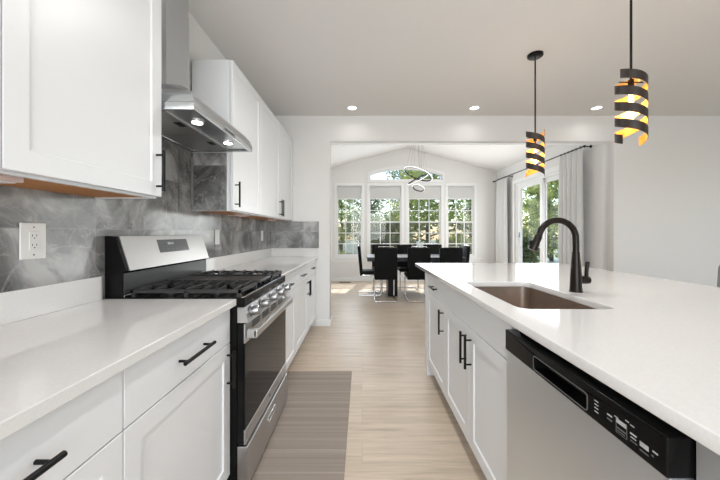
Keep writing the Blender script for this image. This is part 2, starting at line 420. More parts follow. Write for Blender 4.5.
ar2 = [(AX0 + .002, AZ0 + .002), (AX1 - .002, AZ0 + .002)] + arc(AX0 + .002, AX1 - .002, AZS - .002, AZC - .002)
MB().plate(ar2, [ii], .1, XZ(BY + .075)).build('arch_frame', M['trim'], w5)
MB().plate(ii, [], .006, XZ(BY + .08)).build('pane', M['glass'], w5)
# roller shades
SHL = ['grey roller shade in the leftmost dining window', 'grey roller shade in the second dining window from left, under the arch', 'grey roller shade in the third dining window from left, behind the small hanging ring', 'grey roller shade in the rightmost dining window beside the curtain']
for i, (a, b) in enumerate(KW):
    t = thing('roller_shade', ((a + b) / 2, BY + .03, 2.10), SHL[i], 'window shade', 'roller shades in the dining windows')
    MB().box(a + .022, b - .022, BY + .018, BY + .024, 2.10, WZ1 - .02).build('shade_cloth', M['shade'], t)
    MB().box(a + .022, b - .022, BY + .014, BY + .029, 2.083, 2.105, .003).build('hem_bar', M['shade'], t)
    MB().tube([(a + .021, BY + .030, WZ1 - .05), (b - .021, BY + .030, WZ1 - .05)], .022, 12).build('roller', M['shade'], t, 40)

# sliding glass door in the right dining wall
d1 = struct('door_1', MB().plate([(DY0 - .08, 0), (DY0, 0), (DY0, DZ), (DY1, DZ), (DY1, 0), (DY1 + .08, 0), (DY1 + .08, DZ + .08), (DY0 - .08, DZ + .08)], [], .016, YZ(RX - .009)), M['trim'])
MB().plate(rect(DY0 + .001, DY1 - .001, .001, DZ - .001), [rect(DY0 + .05, DY1 - .05, .04, DZ - .05)], .13, YZ(RX + .075)).build('frame', M['trim'], d1)
for nm, y0, y1, x in (('sliding_panel', 5.83, 6.769, RX + .05), ('fixed_panel', 5.031, 5.92, RX + .098)):
    p = MB().plate(rect(y0, y1, .041, DZ - .051), [rect(y0 + .09, y1 - .09, .16, DZ - .13)], .04, YZ(x)).build(nm, M['trim'], d1)
    MB().box(x - .004, x + .004, y0 + .085, y1 - .085, .155, DZ - .125).build('pane', M['glass'], p)
    if nm == 'sliding_panel':
        h = MB().box(x - .05, x - .021, y1 - .06, y1 - .04, .93, 1.17, .005).build('handle', M['trim'], p)
        tag(MB().box(x - .031, x - .021, y1 - .118, y1 - .078, 1.12, 1.23, .004).build('latch_tag', M['blue'], p), 'small blue tag on the sliding panel latch')

# ------------------------------------------------------------------ outside
struct('ground', MB().box(-60, 60, 9.9, 90, -1.1, -.9).box(6.8, 60, -20, 9.9, -1.1, -.9), M['grass'])
struct('deck', MB().box(3.58, 6.4, 4.0, 9.8, -.2, -.04), M['deck'])
def leaf_crown(nl, size, clusters, mb_seed):
    rnd = random.Random(mb_seed); b = bmesh.new()
    for _ in range(nl):
        cx, cy, cz, r = rnd.choice(clusters)
        d = Vector((rnd.gauss(0, 1), rnd.gauss(0, 1), rnd.gauss(0, 1))).normalized() * r * (rnd.random() ** .45)
        p = Vector((cx, cy, cz)) + Vector((d.x, d.y, d.z * .8))
        u = Vector((rnd.gauss(0, 1), rnd.gauss(0, 1), rnd.gauss(0, .7))).normalized(); w = u.orthogonal().normalized(); w = (Matrix.Rotation(rnd.random() * 6.28, 3, u) @ w)
        q = size * (.6 + rnd.random() * .8)
        b.faces.new([b.verts.new(p + u * q), b.verts.new(p + w * q * .5), b.verts.new(p - u * q), b.verts.new(p - w * q * .5)])
    mb = MB(); mb.bm.free(); mb.bm = b; return mb
def tree_proto(seed, ht, leafm, nl, size):
    rnd = random.Random(seed)
    t = thing('tree', (0, 0, 0), 'leafy green tree standing outside beyond the dining room windows', 'tree', 'trees outside the dining room')
    path = [(0, 0, 0), (.08, .05, ht * .3), (-.05, .1, ht * .6), (.05, 0, ht * .9)]
    tm = MB().tube(path, [.17, .13, .09, .03], 8); cl = [(0, 0, ht * .92, ht * .16)]
    for k in range(15):
        a = k * 2.4 + rnd.random(); z = ht * (.22 + .68 * k / 15); L = ht * (.30 - .17 * k / 15) * (.8 + .4 * rnd.random())
        e = Vector((math.cos(a) * L, math.sin(a) * L, z + .18 * L))
        tm.tube([(0, .05, z * .92), e * .5 + Vector((0, 0, z * .5)), e], [.055, .035, .012], 6)
        cl.append((e.x, e.y, e.z, L * .55)); cl.append((e.x * .5, e.y * .5, e.z, L * .5))
    tm.build('trunk', M['trunk'], t, 60)
    leaf_crown(nl, size, cl, seed).build('crown', leafm, t)
    return t
PR = [tree_proto(3, 8.0, M['leaf'], 4300, .13), tree_proto(5, 9.5, M['leafdark'], 4600, .14), tree_proto(9, 7.0, M['leafblue'], 3400, .13)]
spots = [(-3.6, 18, 0), (.6, 22.5, 2), (3.9, 18, 0), (8.0, 22.5, 1), (9.8, 16.6, 0), (12.3, 11.0, 2), (15.5, 16, 1), (14.5, 23.5, 0), (-8.2, 25, 1), (4.6, 31, 1), (-2.2, 33, 0), (12.5, 32, 2), (20.5, 23, 1)]
used = set()
for x, y, k in spots:
    o = PR[k] if k not in used else copy_tree(PR[k]); used.add(k)
    place(o, (x, y, -.9), random.random() * 6.28); s_ = .85 + .35 * random.random(); s_ = .62 if x == 9.8 else s_; o.scale = (s_, s_, s_)
def shrub_proto(seed, leafm):
    t = thing('shrub', (0, 0, 0), 'low rounded green shrub outside below the dining windows', 'shrub', 'shrubs outside the dining room')
    MB().tube([(0, 0, 0), (.03, .02, .5)], [.04, .02], 6).tube([(0, 0, 0), (.25, .1, .6)], [.03, .012], 6).tube([(0, 0, 0), (-.22, -.12, .6)], [.03, .012], 6).build('stem', M['trunk'], t)
    rnd = random.Random(seed); cl = [(rnd.uniform(-.6, .6), rnd.uniform(-.5, .5), rnd.uniform(.4, 1.35), .5) for _ in range(9)]
    leaf_crown(1900, .10, cl, seed).build('foliage', leafm, t); return t
SP = [shrub_proto(21, M['leafdark']), shrub_proto(22, M['leaf'])]; used = set()
for i, (x, y) in enumerate([(-4.4, 13.2), (-1.6, 12.8), (1.2, 13.2), (4.0, 12.8), (6.8, 13.1), (8.0, 9.4), (8.8, 6.9)]):
    k = i % 2; o = SP[k] if k not in used else copy_tree(SP[k]); used.add(k)
    place(o, (x, y, -.9), i * 1.3); o.scale = (1.25, 1.25, 1.25 + .25 * (i % 3))

# ------------------------------------------------------------------ backsplash tile
struct('backsplash', MB().box(WX + .0005, WX + .010, .15, PY - .0005, 1.0175, 1.41).box(WX + .0005, WX + .010, 1.3815, 2.121, 1.4102, 1.83)
       .box(WX + .0105, -.561, PY - .010, PY - .0005, 1.0175, 1.362), M['marble'])

# ------------------------------------------------------------------ cabinetry helpers (s = +1 faces +X, -1 faces -X)
def shaker(y0, y1, z0, z1, xb, s, t=.02, st=.062, rec=.007):
    """a five-piece door: back at xb, front at xb+s*t"""
    b = bmesh.new(); xf = xb + s * t; xr = xf - s * rec
    def ring(x, a): return [b.verts.new((x, y0 + a, z0 + a)), b.verts.new((x, y1 - a, z0 + a)), b.verts.new((x, y1 - a, z1 - a)), b.verts.new((x, y0 + a, z1 - a))]
    e = .0016
    R = [ring(xb, 0), ring(xf - s * e, 0), ring(xf, e), ring(xf, st - .001), ring(xr, st + .0025)]
    for A, B in zip(R, R[1:]):
        for i in range(4): b.faces.new((A[i], A[(i + 1) % 4], B[(i + 1) % 4], B[i]))
    b.faces.new(R[0][::-1]); b.faces.new(R[-1])
    bmesh.ops.recalc_face_normals(b, faces=b.faces[:])
    return MB().merge(b)
def slab(y0, y1, z0, z1, xb, s, t=.02):
    a, c = sorted((xb, xb + s * t)); return MB().box(a, c, y0, y1, z0, z1, .0016)
def bar_handle(x, s, p, L, vertical, parent):
    """bar pull with two posts standing on the face at x; p=(y,z) centre"""
    y, z = p; xo = x + s * .032; r = .0065; h = L / 2; q = h - .022
    mb = MB()
    if vertical:
        mb.tube([(xo, y, z - h), (xo, y, z + h)], r, 12)
        for k in (-1, 1): mb.tube([(x, y, z + k * q), (xo, y, z + k * q)], .0045, 10)
    else:
        mb.tube([(xo, y - h, z), (xo, y + h, z)], r, 12)
        for k in (-1, 1): mb.tube([(x, y + k * q, z), (xo, y + k * q, z)], .0045, 10)
    return mb.build('handle', M['black'], parent, 50)
BZ0, BZ1, DTOP = .11, .880, .8675
def base_cabinet(y0, y1, s, xf, xback, label, drawers, doors, sink=False):
    """xf: front plane of the doors. drawers: list of (ya,yb,handle). doors: list of (ya,yb,handle y or None)"""
    t = thing('base_cabinet', ((xf + xback) / 2, (y0 + y1) / 2, 0), label, 'cabinet', 'white kitchen cabinets')
    xc = xf - s * .0205; a, b = sorted((xc, xback))
    if sink:
        mb = MB().box(a, b, y0 + .0007, y0 + .019, BZ0, BZ1 - .001).box(a, b, y1 - .019, y1 - .0007, BZ0, BZ1 - .001).box(a, b, y0 + .019, y1 - .019, BZ0, BZ0 + .02)
        mb.box(a, a + .018, y0 + .019, y1 - .019, BZ0 + .02, BZ1 - .001) if s < 0 else mb.box(b - .018, b, y0 + .019, y1 - .019, BZ0 + .02, BZ1 - .001)
        mb.build('carcass', M['cab'], t)
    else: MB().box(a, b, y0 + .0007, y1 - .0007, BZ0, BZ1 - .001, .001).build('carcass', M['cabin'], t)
    xt = xf - s * .075; a2, b2 = sorted((xt, xback))
    MB().box(a2, b2, y0 + .0007, y1 - .0007, .0005, BZ0 - .0003).build('toe_kick', M['cab'], t)
    g = .002; zs = .713 if s > 0 else .723
    for ya, yb, hd in drawers:
        d = slab(ya + g, yb - g, zs + g, DTOP, xc, s).build('drawer', M['cab'], t)
        if hd: bar_handle(xf, s, ((ya + yb) / 2, (zs + DTOP) / 2), hd, False, d)
    for ya, yb, hy in doors:
        d = shaker(ya + g, yb - g, BZ0 + .002, zs - g, xc, s).build('door', M['cab'], t)
        if hy is not None: bar_handle(xf, s, (hy, .605), .168, True, d)
    return t
LF = -.602
base_cabinet(.20, .776, 1, LF, -1.19, 'white base cabinet in the lower left corner of the photo, nearest the camera', [(.20, .776, .20)], [(.20, .776, None)])
base_cabinet(.776, 1.403, 1, LF, -1.19, 'white base cabinet with one long-handled drawer beside the near side of the range', [(.776, 1.403, .20)], [(.776, 1.403, 1.403 - .034)])
base_cabinet(2.176, 2.79, 1, LF, -1.19, 'white base cabinet with one drawer just past the far side of the range', [(2.176, 2.79, .16)], [(2.176, 2.79, 2.21)])
base_cabinet(2.79, 3.996, 1, LF, -1.19, 'wide white base cabinet with two drawers against the far partition wall', [(2.79, 3.393, .16), (3.393, 3.996, .16)], [(2.79, 3.393, 3.36), (3.393, 3.996, 3.425)])

# upper cabinets
UZ0, UZ1, UF = 1.366, 2.42, -.897
def upper_cabinet(y0, y1, label, doors, clad=False):
    t = thing('upper_cabinet', ((UF - 1.19) / 2, (y0 + y1) / 2, UZ0), label, 'cabinet', 'white kitchen cabinets')
    xc = UF - .024
    mb = MB().box(-1.184, xc - .0201, y0 + .0007, y1 - .0007, UZ0 + .0135, UZ1, .001)
    mb.box(xc - .02, xc, y0 + .0007, y1 - .0007, UZ0, UZ1, .001).box(-1.184, xc - .02, y0 + .0007, y0 + .016, UZ0, UZ0 + .013).box(-1.184, xc - .02, y1 - .016, y1 - .0007, UZ0, UZ0 + .013)
    mb.build('carcass', M['cab'], t)
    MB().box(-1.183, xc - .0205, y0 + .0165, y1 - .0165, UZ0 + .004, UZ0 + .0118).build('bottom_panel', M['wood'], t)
    g = .0016
    for ya, yb, hy in doors:
        d = shaker(ya + g, yb - g, UZ0 + .008, UZ1 - .004, UF - .02, 1).build('door', M['cab'], t)
        if hy is not None: bar_handle(UF, 1, (hy, 1.485), .18, True, d)
    if clad:
        tag(MB().box(-1.184, xc - .02, y0 - .009, y0, UZ0 + .001, 1.768).build('tile_cladding', M['marble'], t), 'grey marble tile on the cabinet side under the hood')
    return t
upper_cabinet(.155, .765, 'white wall cabinet cut off by the left edge of the photo', [(.155, .765, None)])
upper_cabinet(.765, 1.376, 'large white wall cabinet at upper left, on the near side of the hood', [(.765, 1.376, 1.376 - .036)])
upper_cabinet(2.136, 2.726, 'white single-door wall cabinet just past the hood, grey tile on its lower side', [(2.136, 2.726, 2.172)], True)
upper_cabinet(2.726, 3.996, 'white double-door wall cabinet against the far partition wall', [(2.726, 3.361, 3.327), (3.361, 3.996, 3.395)])
# under-cabinet lights
for y0, y1, x0, x1, lb in ((.45, .86, -1.02, -.945, 'pinkish light bar under the wall cabinet at the left edge of the photo'), (2.45, 2.56, -1.02, -.95, 'small light puck under the wall cabinet just past the hood'), (3.33, 3.44, -1.03, -.95, 'small light puck under the double-door wall cabinet at the far wall')):
    t = thing('undercabinet_light', ((x0 + x1) / 2, (y0 + y1) / 2, UZ0 - .012), lb, 'light', 'lights under the wall cabinets')
    MB().box(x0, x1, y0, y1, UZ0 - .014, UZ0 + .0038, .003).build('housing', M['lens_pink'], t)
    MB().box(x0 + .012, x1 - .012, y0 + .012, y1 - .012, UZ0 - .0165, UZ0 - .0141).build('lens', M['plate'], t)

# countertops on the left run
for y0, y1, lb in ((.155, 1.407, 'white quartz countertop at lower left, on the near side of the range'), (2.172, 3.9985, 'white quartz countertop on the far side of the range')):
    t = thing('countertop', (-.88, (y0 + y1) / 2, .8805), lb, 'countertop', 'white quartz countertops')
    MB().box(-1.1935, -.575, y0, y1, .8805, .911, .0025, 2).build('slab', M['quartz'], t)
    MB().box(-1.1935, -1.174, y0, y1 if y1 > 3 else 1.386, .9112, 1.017, .0015).build('splash', M['quartz'], t)
    if y1 > 3: MB().box(-1.1738, -.576, y1 - .02, y1, .9112, 1.017, .0015).build('splash', M['quartz'], t)

# wall outlets
def outlet(y, z, w, h, label, duplex):
    t = thing('wall_outlet', (WX + .0105, y, z - h / 2), label, 'outlet', 'outlets on the tile backsplash')
    MB().box(WX + .0105, WX + .016, y - w / 2, y + w / 2, z - h / 2, z + h / 2, .002).build('cover_plate', M['plate'], t)
    rc = MB().box(WX + .016, WX + .0185, y - .017, y + .017, z - .034, z + .034, .001).build('receptacle', M['plate'], t)
    if duplex:
        mb = MB()
        for k in (-1, 1):
            zz = z + k * .017
            for q in (-1, 1): mb.box(WX + .0184, WX + .0188, y + q * .007 - .0012, y + q * .007 + .0012, zz - .001, zz + .007)
            mb.lathe([(.0024, 0), (.0024, .0004)], (WX + .0184, y, zz - .007), (1, 0, 0), 10)
        mb.build('socket_slots', M['slot'], rc)
    for k in (-1, 1): MB().lathe([(.003, 0), (.003, .0006)], (WX + .016, y, z + k * h * .38), (1, 0, 0), 10).build('screw', M['label_dim'], t)
outlet(1.103, 1.184, .088, .130, 'white duplex outlet on the marble above the near countertop', True)
outlet(2.505, 1.18, .078, .122, 'white outlet on the marble just past the range', False)
outlet(3.63, 1.18, .072, .120, 'white outlet on the marble nearest the far corner', False)

# ------------------------------------------------------------------ gas range
RY0, RY1 = 1.412, 2.168
rg = thing('gas_range', (-.85, (RY0 + RY1) / 2, 0), 'stainless and black gas range between the left countertops', 'stove')
MB().box(-1.1925, -.576, RY0, RY1, .04, .898, .002).build('body', M['gloss'], rg)
for fx, fy in ((-1.14, RY0 + .05), (-1.14, RY1 - .05), (-.66, RY0 + .05), (-.66, RY1 - .05)):
    MB().lathe([(.018, 0), (.018, .025), (.01, .0395)], (fx, fy, .0005), n=14).build('foot', M['rubber'], rg, 40)
ct = MB().box(-1.1, -.5765, RY0, RY1, .8985, .913, .003).box(-.576, -.541, RY0, RY1, .870, .913, .004).build('cooktop', M['gloss'], rg)
MB().box(-.556, -.546, RY0 + .004, RY1 - .004, .9132, .9175, .001).build('cooktop_rim', M['chrome'], ct)
# control panel with slanted front
MB().prism([(-.575, .797), (-.524, .797), (-.541, .8695), (-.575, .8695)], 'y', RY0 + .002, RY1 - .002, bev=.0015).build('control_panel', M['steel'], rg)
ax = Vector((.98, 0, .19)).normalized()
for ky in (1.478, 1.63, 1.79, 1.94, 2.098):
    c0 = Vector((-.5305, ky, .838))
    k = MB().lathe([(.027, 0), (.027, .004), (.0215, .006), (.0225, .034), (.019, .039), (.0, .0392)], c0, ax, 22).build('knob', M['knob'], rg, 40)
    MB().tube([c0 + ax * .0385 + Vector((0, 0, -.017)), c0 + ax * .0385 + Vector((0, 0, .017))], .0035, 6).build('grip_ridge', M['knob'], k)
# oven door
od = MB().box(-.5755, -.546, RY0 + .003, RY1 - .003, .234, .792, .002).build('oven_door', M['gloss'], rg)
MB().box(-.5458, -.5375, RY0 + .003, RY1 - .003, .702, .792, .0015).build('top_trim', M['steel'], od)
vs = MB()
for grp in range(4):
    for row in range(3):
        yy = 1.50 + grp * .155; vs.box(-.5376, -.5368, yy, yy + .115, .752 + row * .0125, .7585 + row * .0125)
vs.build('vent_slot', M['dark'], od)
tag(MB().box(-.5458, -.5385, RY0 + .003, RY1 - .003, .302, .7018, .001).build('door_glass', M['glassblack'], od), 'black glass of the oven door')
MB().box(-.5458, -.5375, RY0 + .003, RY1 - .003, .234, .3018, .0015).build('bottom_trim', M['steel'], od)
MB().lathe([(.010, 0), (.010, .0012), (.0, .0013)], (-.5374, 1.79, .268), (1, 0, 0), 18).build('badge', M['label_dim'], od)
hd = MB().box(-.5375, -.488, RY0 + .012, RY0 + .030, .722, .768, .004).box(-.5375, -.488, RY1 - .030, RY1 - .012, .722, .768, .004)
hd.box(-.505, -.486, RY0 + .012, RY1 - .012, .727, .763, .005, 2)
hd.build('door_handle', M['steel'], od)
dr = MB().box(-.5755, -.527, RY0 + .003, RY1 - .003, .04, .226, .002).build('drawer', M['steel'], rg)
gr = MB().plate(rrect(1.715, 1.865, .147, .178, .012), [rrect(1.722, 1.858, .153, .172, .009)], .004, YZ(-.525)).build('pull_rim', M['chrome'], dr)
MB().box(-.5268, -.5262, 1.722, 1.858, .153, .172).build('pull_recess', M['label_dim'], dr)
# backguard
bg = MB().prism([(-1.184, .90), (-1.101, .90), (-1.101, 1.03), (-1.085, 1.036), (-1.135, 1.194), (-1.16, 1.199), (-1.184, 1.199)], 'y', RY0, RY1, bev=.002).build('backguard', M['gloss'], rg)
f0, f1 = Vector((-1.0845, 0, 1.036)), Vector((-1.1345, 0, 1.196)); nn = Vector((.954, 0, .298))
def slant(p, q, y0, y1, t, off=0.0):
    A = f0.lerp(f1, p) + nn * off; B = f0.lerp(f1, q) + nn * off; pts = []
    for yy in (y0, y1):
        pts += [(A.x, yy, A.z), (B.x, yy, B.z), (B.x + nn.x * t, yy, B.z + nn.z * t), (A.x + nn.x * t, yy, A.z + nn.z * t)]
    return MB().hexa(pts)
MB().merge(slant(0, 1, RY0 + .016, RY1 - .004, .006).bm).build('backguard_face', M['steel'], bg)
cl = slant(.42, .86, 1.675, 1.955, .0012, .0062).build('clock_display', M['display'], bg)
mb = slant(.68, .76, 1.76, 1.785, .0004, .0075)
for yy in (1.79, 1.805): mb.merge(slant(.68, .76, yy, yy + .008, .0004, .0075).bm)
mb.build('clock_digits', M['label'], cl)
mb = MB()
for k in range(6):
    mb.merge(slant(.52, .535, 1.70 + .04 * k, 1.722 + .04 * k, .0004, .0075).bm); mb.merge(slant(.60, .612, 1.70 + .04 * k, 1.715 + .04 * k, .0004, .0075).bm)
mb.build('key_legends', M['label_dim'], cl)
tag(MB().box(-1.1008, -1.098, RY0 + .004, RY1 - .004, .9265, 1.026, .001).build('splash_panel', M['panel'], bg), 'dark grey glossy panel below the steel control face')
MB().box(-1.1005, -1.096, RY0 + .004, RY1 - .004, .9135, .925, .002).build('rear_rim', M['chrome'], bg)
# burners and grates
for bx, by, r in ((-.72, 1.545, .042), (-.95, 1.545, .034), (-.83, 1.79, .04), (-.72, 2.035, .038), (-.95, 2.035, .03)):
    b_ = MB().lathe([(r + .012, 0), (r + .012, .004), (r, .007), (r, .012)], (bx, by, .9132), n=24).build('burner', M['iron'], rg, 40)
    MB().lathe([(r * .92, 0), (r * .92, .005), (r * .8, .0065), (0, .0066)], (bx, by, .9253), n=24).build('burner_cap', M['iron'], b_, 40)
def grate(y0, y1):
    x0, x1, zt, zb = -1.075, -.562, .952, .934; mb = MB(); w = .016
    for xx in (x0, x1 - w): mb.box(xx, xx + w, y0, y1, zb - .002, zt - .003, .002)
    for yy in (y0, y1 - w): mb.box(x0, x1, yy, yy + w, zb - .002, zt - .003, .002)
    for xx in (x0 + .004, x1 - w - .004, (x0 + x1) / 2 - w / 2):
        for yy in (y0 + .004, y1 - w - .004): mb.box(xx, xx + w, yy, yy + w, .9133, zb)
    mb.box((x0 + x1) / 2 - w / 2, (x0 + x1) / 2 + w / 2, y0, y1, zb, zt, .002)
    L = (y1 - y0) / 2 - .028
    for i in range(7):
        xx = x0 + .036 + (x1 - x0 - .072) * i / 6
        for ya, yb in ((y0 + .002, y0 + L), (y1 - L, y1 - .002)): mb.hexa([(xx - .0055, ya, zb), (xx + .0055, ya, zb), (xx + .0055, yb, zb), (xx - .0055, yb, zb), (xx - .0045, ya, zt), (xx + .0045, ya, zt), (xx + .0045, yb, zt + .004), (xx - .0045, yb, zt + .004)], .0012)
    for cx in (x0 + .125, x1 - .125): mb.box(cx - .10, cx - .035, (y0 + y1) / 2 - .006, (y0 + y1) / 2 + .006, zb + .002, zt + .001, .001).box(cx + .035, cx + .10, (y0 + y1) / 2 - .006, (y0 + y1) / 2 + .006, zb + .002, zt + .001, .001)
    return mb
for a, b in ((RY0 + .012, 1.662), (1.918, RY1 - .012)): grate(a, b).build('grate', M['iron'], rg)
g2 = MB().plate(rrect(-1.075, -.562, 1.668, 1.912, .03), [], .010, XY(.944))
for xx in (-1.06, -.61):
    for yy in (1.69, 1.88): g2.box(xx, xx + .014, yy, yy + .014, .9133, .94)
g2.plate(rrect(-1.075, -.562, 1.668, 1.912, .03), [rrect(-1.063, -.574, 1.68, 1.90, .022)], .007, XY(.9525))
tag(g2.build('griddle', M['iron'], rg), 'flat griddle plate over the middle burner')

# ------------------------------------------------------------------ range hood
HY0, HY1 = 1.388, 2.124
hx0, hx1, hz0, hz1 = -1.184, -.76, 1.772, 1.808
ho = thing('range_hood', (-1.0, (HY0 + HY1) / 2, hz0), 'stainless chimney range hood above the stove', 'range hood')
cn = MB().plate(rect(hx0, hx1, HY0, HY1), [rect(hx0 + .03, hx1 - .02, HY0 + .02, HY1 - .02)], hz1 - hz0, XY((hz0 + hz1) / 2)).build('canopy', M['hoodsteel'], ho, bevel=.0015)
# stepped curve from canopy up to the chimney
cx1, cy0, cy1 = -1.05, 1.652, 1.866
b = bmesh.new(); rings = []
for u in range(9):
    t_ = u / 8; k = t_ ** 1.5; z = hz1 + .205 * (t_ ** .85)
    x = hx1 + .006 * 0 + (cx1 - hx1) * k; ya = HY0 + (cy0 - HY0) * k; yb = HY1 + (cy1 - HY1) * k
    rings.append([b.verts.new(p) for p in ((hx0, ya, z), (x, ya, z), (x, yb, z), (hx0, yb, z))])
for A, B in zip(rings, rings[1:]):
    for i in range(4): b.faces.new((A[i], A[(i + 1) % 4], B[(i + 1) % 4], B[i]))
b.faces.new(rings[0][::-1]); b.faces.new(rings[-1]); bmesh.ops.recalc_face_normals(b, faces=b.faces[:])
MB().merge(b).build('canopy_top', M['hoodsteel'], ho, 35)
ch = MB().box(hx0, cx1, cy0, cy1, 2.0135, 2.52, .002).build('chimney', M['hoodsteel'], ho)
MB().box(hx0, cx1 - .003, cy0 + .003, cy1 - .003, 2.5202, CZ - .001, .001).build('chimney_extension', M['hoodsteel'], ch)
MB().box(hx0 + .031, hx1 - .021, HY0 + .021, HY1 - .021, hz0 + .010, hz0 + .014).build('underside_panel', M['hoodsteel'], ho)
for y0, y1 in ((HY0 + .04, (HY0 + HY1) / 2 - .004), ((HY0 + HY1) / 2 + .004, HY1 - .04)):
    f = MB().box(hx0 + .05, hx1 - .15, y0, y1, hz0 + .003, hz0 + .0098, .001).build('grease_filter', M['steel'], ho)
    MB().box(hx1 - .20, hx1 - .165, (y0 + y1) / 2 - .03, (y0 + y1) / 2 + .03, hz0 + .0005, hz0 + .0029, .0008).build('filter_latch', M['black'], f)
for ly in (1.575, 1.935):
    l = MB().lathe([(.033, 0), (.033, .004)], (-.845, ly, hz0 + .0058), n=24).build('lamp_ring', M['chrome'], ho)
    MB().lathe([(.026, 0), (.026, .003)], (-.845, ly, hz0 + .0026), n=24).build('lamp_lens', M['lamp'], l)
pn = MB().box(hx1, hx1 + .0012, 1.675, 1.845, hz0 + .006, hz1 - .006, .0005).build('button_panel', M['knob'], ho)
MB().box(hx1 + .0012, hx1 + .0018, 1.70, 1.82, hz0 + .014, hz1 - .015).build('button_slot', M['dark'], pn)

# ------------------------------------------------------------------ island
IF = .556
base_cabinet(2.057, 2.607, -1, IF, 1.18, 'white island cabinet with one drawer at the far end of the island', [(2.057, 2.607, .15)], [(2.057, 2.607, 2.095)])
base_cabinet(1.141, 2.057, -1, IF, 1.18, 'white island sink cabinet with two doors beside the dishwasher', [(1.141, 2.057, None)], [(1.141, 1.599, 1.562), (1.599, 2.057, 1.636)], True)
base_cabinet(.21, .531, -1, IF, 1.18, 'white island cabinet at right photo edge, on the near side of the dishwasher', [], [(.21, .531, None)])
ie = thing('island_panel', (1.42, 1.45, 0), 'white back and end panels enclosing the island cabinets', 'cabinet panel')
MB().box(IF - .002, 1.66, 2.609, 2.70, .0005, .879, .002).build('end_panel', M['cab'], ie)
MB().box(1.182, 1.66, .21, 2.6085, .0005, .879, .002).build('back_panel', M['cab'], ie)
SX0, SX1, SY0, SY1 = .632, 1.022, 1.22, 1.90
it = thing('countertop', (1.26, 1.64, .8805), 'large white quartz island top with the sink and faucet', 'countertop', 'white quartz countertops')
MB().plate(rect(.5316, 1.985, .205, 3.08), [rrect(SX0, SX1, SY0, SY1, .045)], .0305, XY(.89575)).build('slab', M['quartz'], it, bevel=.003)
# undermount sink
sk = thing('kitchen_sink', ((SX0 + SX1) / 2, (SY0 + SY1) / 2, .66), 'undermount brushed metal sink in the island top', 'sink')
b = bmesh.new(); R = []
for off, z, r in ((.02, .8795, .05), (-.003, .8795, .042), (-.003, .86, .042), (-.008, .70, .04), (-.03, .675, .05), (-.06, .668, .05)):
    R.append([b.verts.new((x, y, z)) for x, y in rrect(SX0 - off, SX1 + off, SY0 - off, SY1 + off, r, 6)])
for off, z, r in ((-.06, .664, .05), (-.025, .671, .05), (-.004, .70, .044), (.001, .86, .046), (.002, .8745, .046), (.02, .8745, .05)):
    R.append([b.verts.new((x, y, z)) for x, y in rrect(SX0 - off, SX1 + off, SY0 - off, SY1 + off, r, 6)])
k = len(R[0])
for A, B in zip(R, R[1:] + R[:1]):
    if A is R[5]: continue
    for i in range(k): b.faces.new((A[i], A[(i + 1) % k], B[(i + 1) % k], B[i]))
b.faces.new(R[5]); b.faces.new(R[6][::-1]); bmesh.ops.recalc_face_normals(b, faces=b.faces[:])
MB().merge(b).build('basin', M['sink'], sk, 35)
MB().lathe([(.045, 0), (.045, .002), (.03, .0025), (.028, .001), (0, .0012)], (.86, 1.545, .6682), n=24).build('drain', M['chrome'], sk, 40)

# faucet
fx, fy = 1.098, 1.576
fa = thing('kitchen_faucet', (fx, fy, .9115), 'dark bronze gooseneck faucet behind the island sink', 'faucet')
MB().lathe([(.031, 0), (.031, .005), (.0285, .007), (.0275, .03), (.026, .08), (.021, .15), (.0175, .195), (.0175, .205)], (fx, fy, .9115), n=28).build('body', M['bronze'], fa, 40)
pts = [(fx, fy, 1.112), (fx, fy, 1.16)]
Rr = .095
for i in range(1, 17):
    a = math.radians(168 * i / 16); pts.append((fx - Rr + Rr * math.cos(a), fy, 1.183 + Rr * math.sin(a)))
MB().tube(pts, .0155, 14).build('spout', M['bronze'], fa, 50)
e = Vector(pts[-1]); dd = Vector((-.42, 0, -.9)).normalized()
sh = MB().tube([e, e + dd * .01, e + dd * .03, e + dd * .075, e + dd * .085], [.0155, .0185, .0185, .0225, .021], 16).build('spray_head', M['bronze'], fa, 40)
MB().box(e.x - .052, e.x - .028, fy - .008, fy + .008, e.z - .052, e.z - .028, .004).build('spray_button', M['black'], sh)
lv = MB().tube([(fx + .018, fy, .972), (fx + .052, fy, .972), (fx + .066, fy, .972), (fx + .070, fy, .972)], [.019, .0205, .019, .012], 16).tube([(fx + .053, fy, .98), (fx + .053, fy - .003, 1.02), (fx + .055, fy - .006, 1.062), (fx + .055, fy - .006, 1.067)], [.010, .009, .0105, .007], 10)
lv.build('lever_handle', M['bronze'], fa, 50)

# ------------------------------------------------------------------ dishwasher
WY0, WY1 = .5335, 1.1375
dw = thing('dishwasher', (.85, (WY0 + WY1) / 2, 0), 'stainless dishwasher with black control strip in the island', 'dishwasher')
MB().box(.583, 1.15, WY0 + .003, WY1 - .003, .10, .868, .002).build('tub', M['dark'], dw)
dd_ = MB().box(.536, .5825, WY0, WY1, .115, .784, .003).build('door_panel', M['steelv'], dw)
cp = MB().plate(rect(WY0, WY1, .7845, .857), [rrect(.722, .95, .793, .834, .008)], .052, YZ(.5565)).build('control_strip', M['gloss'], dw, bevel=.003)
MB().box(.575, .582, .723, .949, .794, .833).build('handle_pocket', M['dark'], cp)
MB().plate(rrect(.721, .951, .792, .835, .009), [rrect(.7235, .9485, .7945, .8325, .007)], .0012, YZ(.5299)).build('pocket_rim', M['label_dim'], cp)
mb = MB(); mz = MB(); xq0, xq1 = .5299, .5305
def mark(dst, y, z, w, h): dst.box(xq0, xq1, y - w, y, z - h / 2, z + h / 2)
for k in range(4): mark(mb, .700, .832 - k * .008, .011, .0022)
mark(mb, .664, .822, .013, .003); mark(mz, .664, .813, .013, .003)
mark(mb, .645, .829, .010, .002)
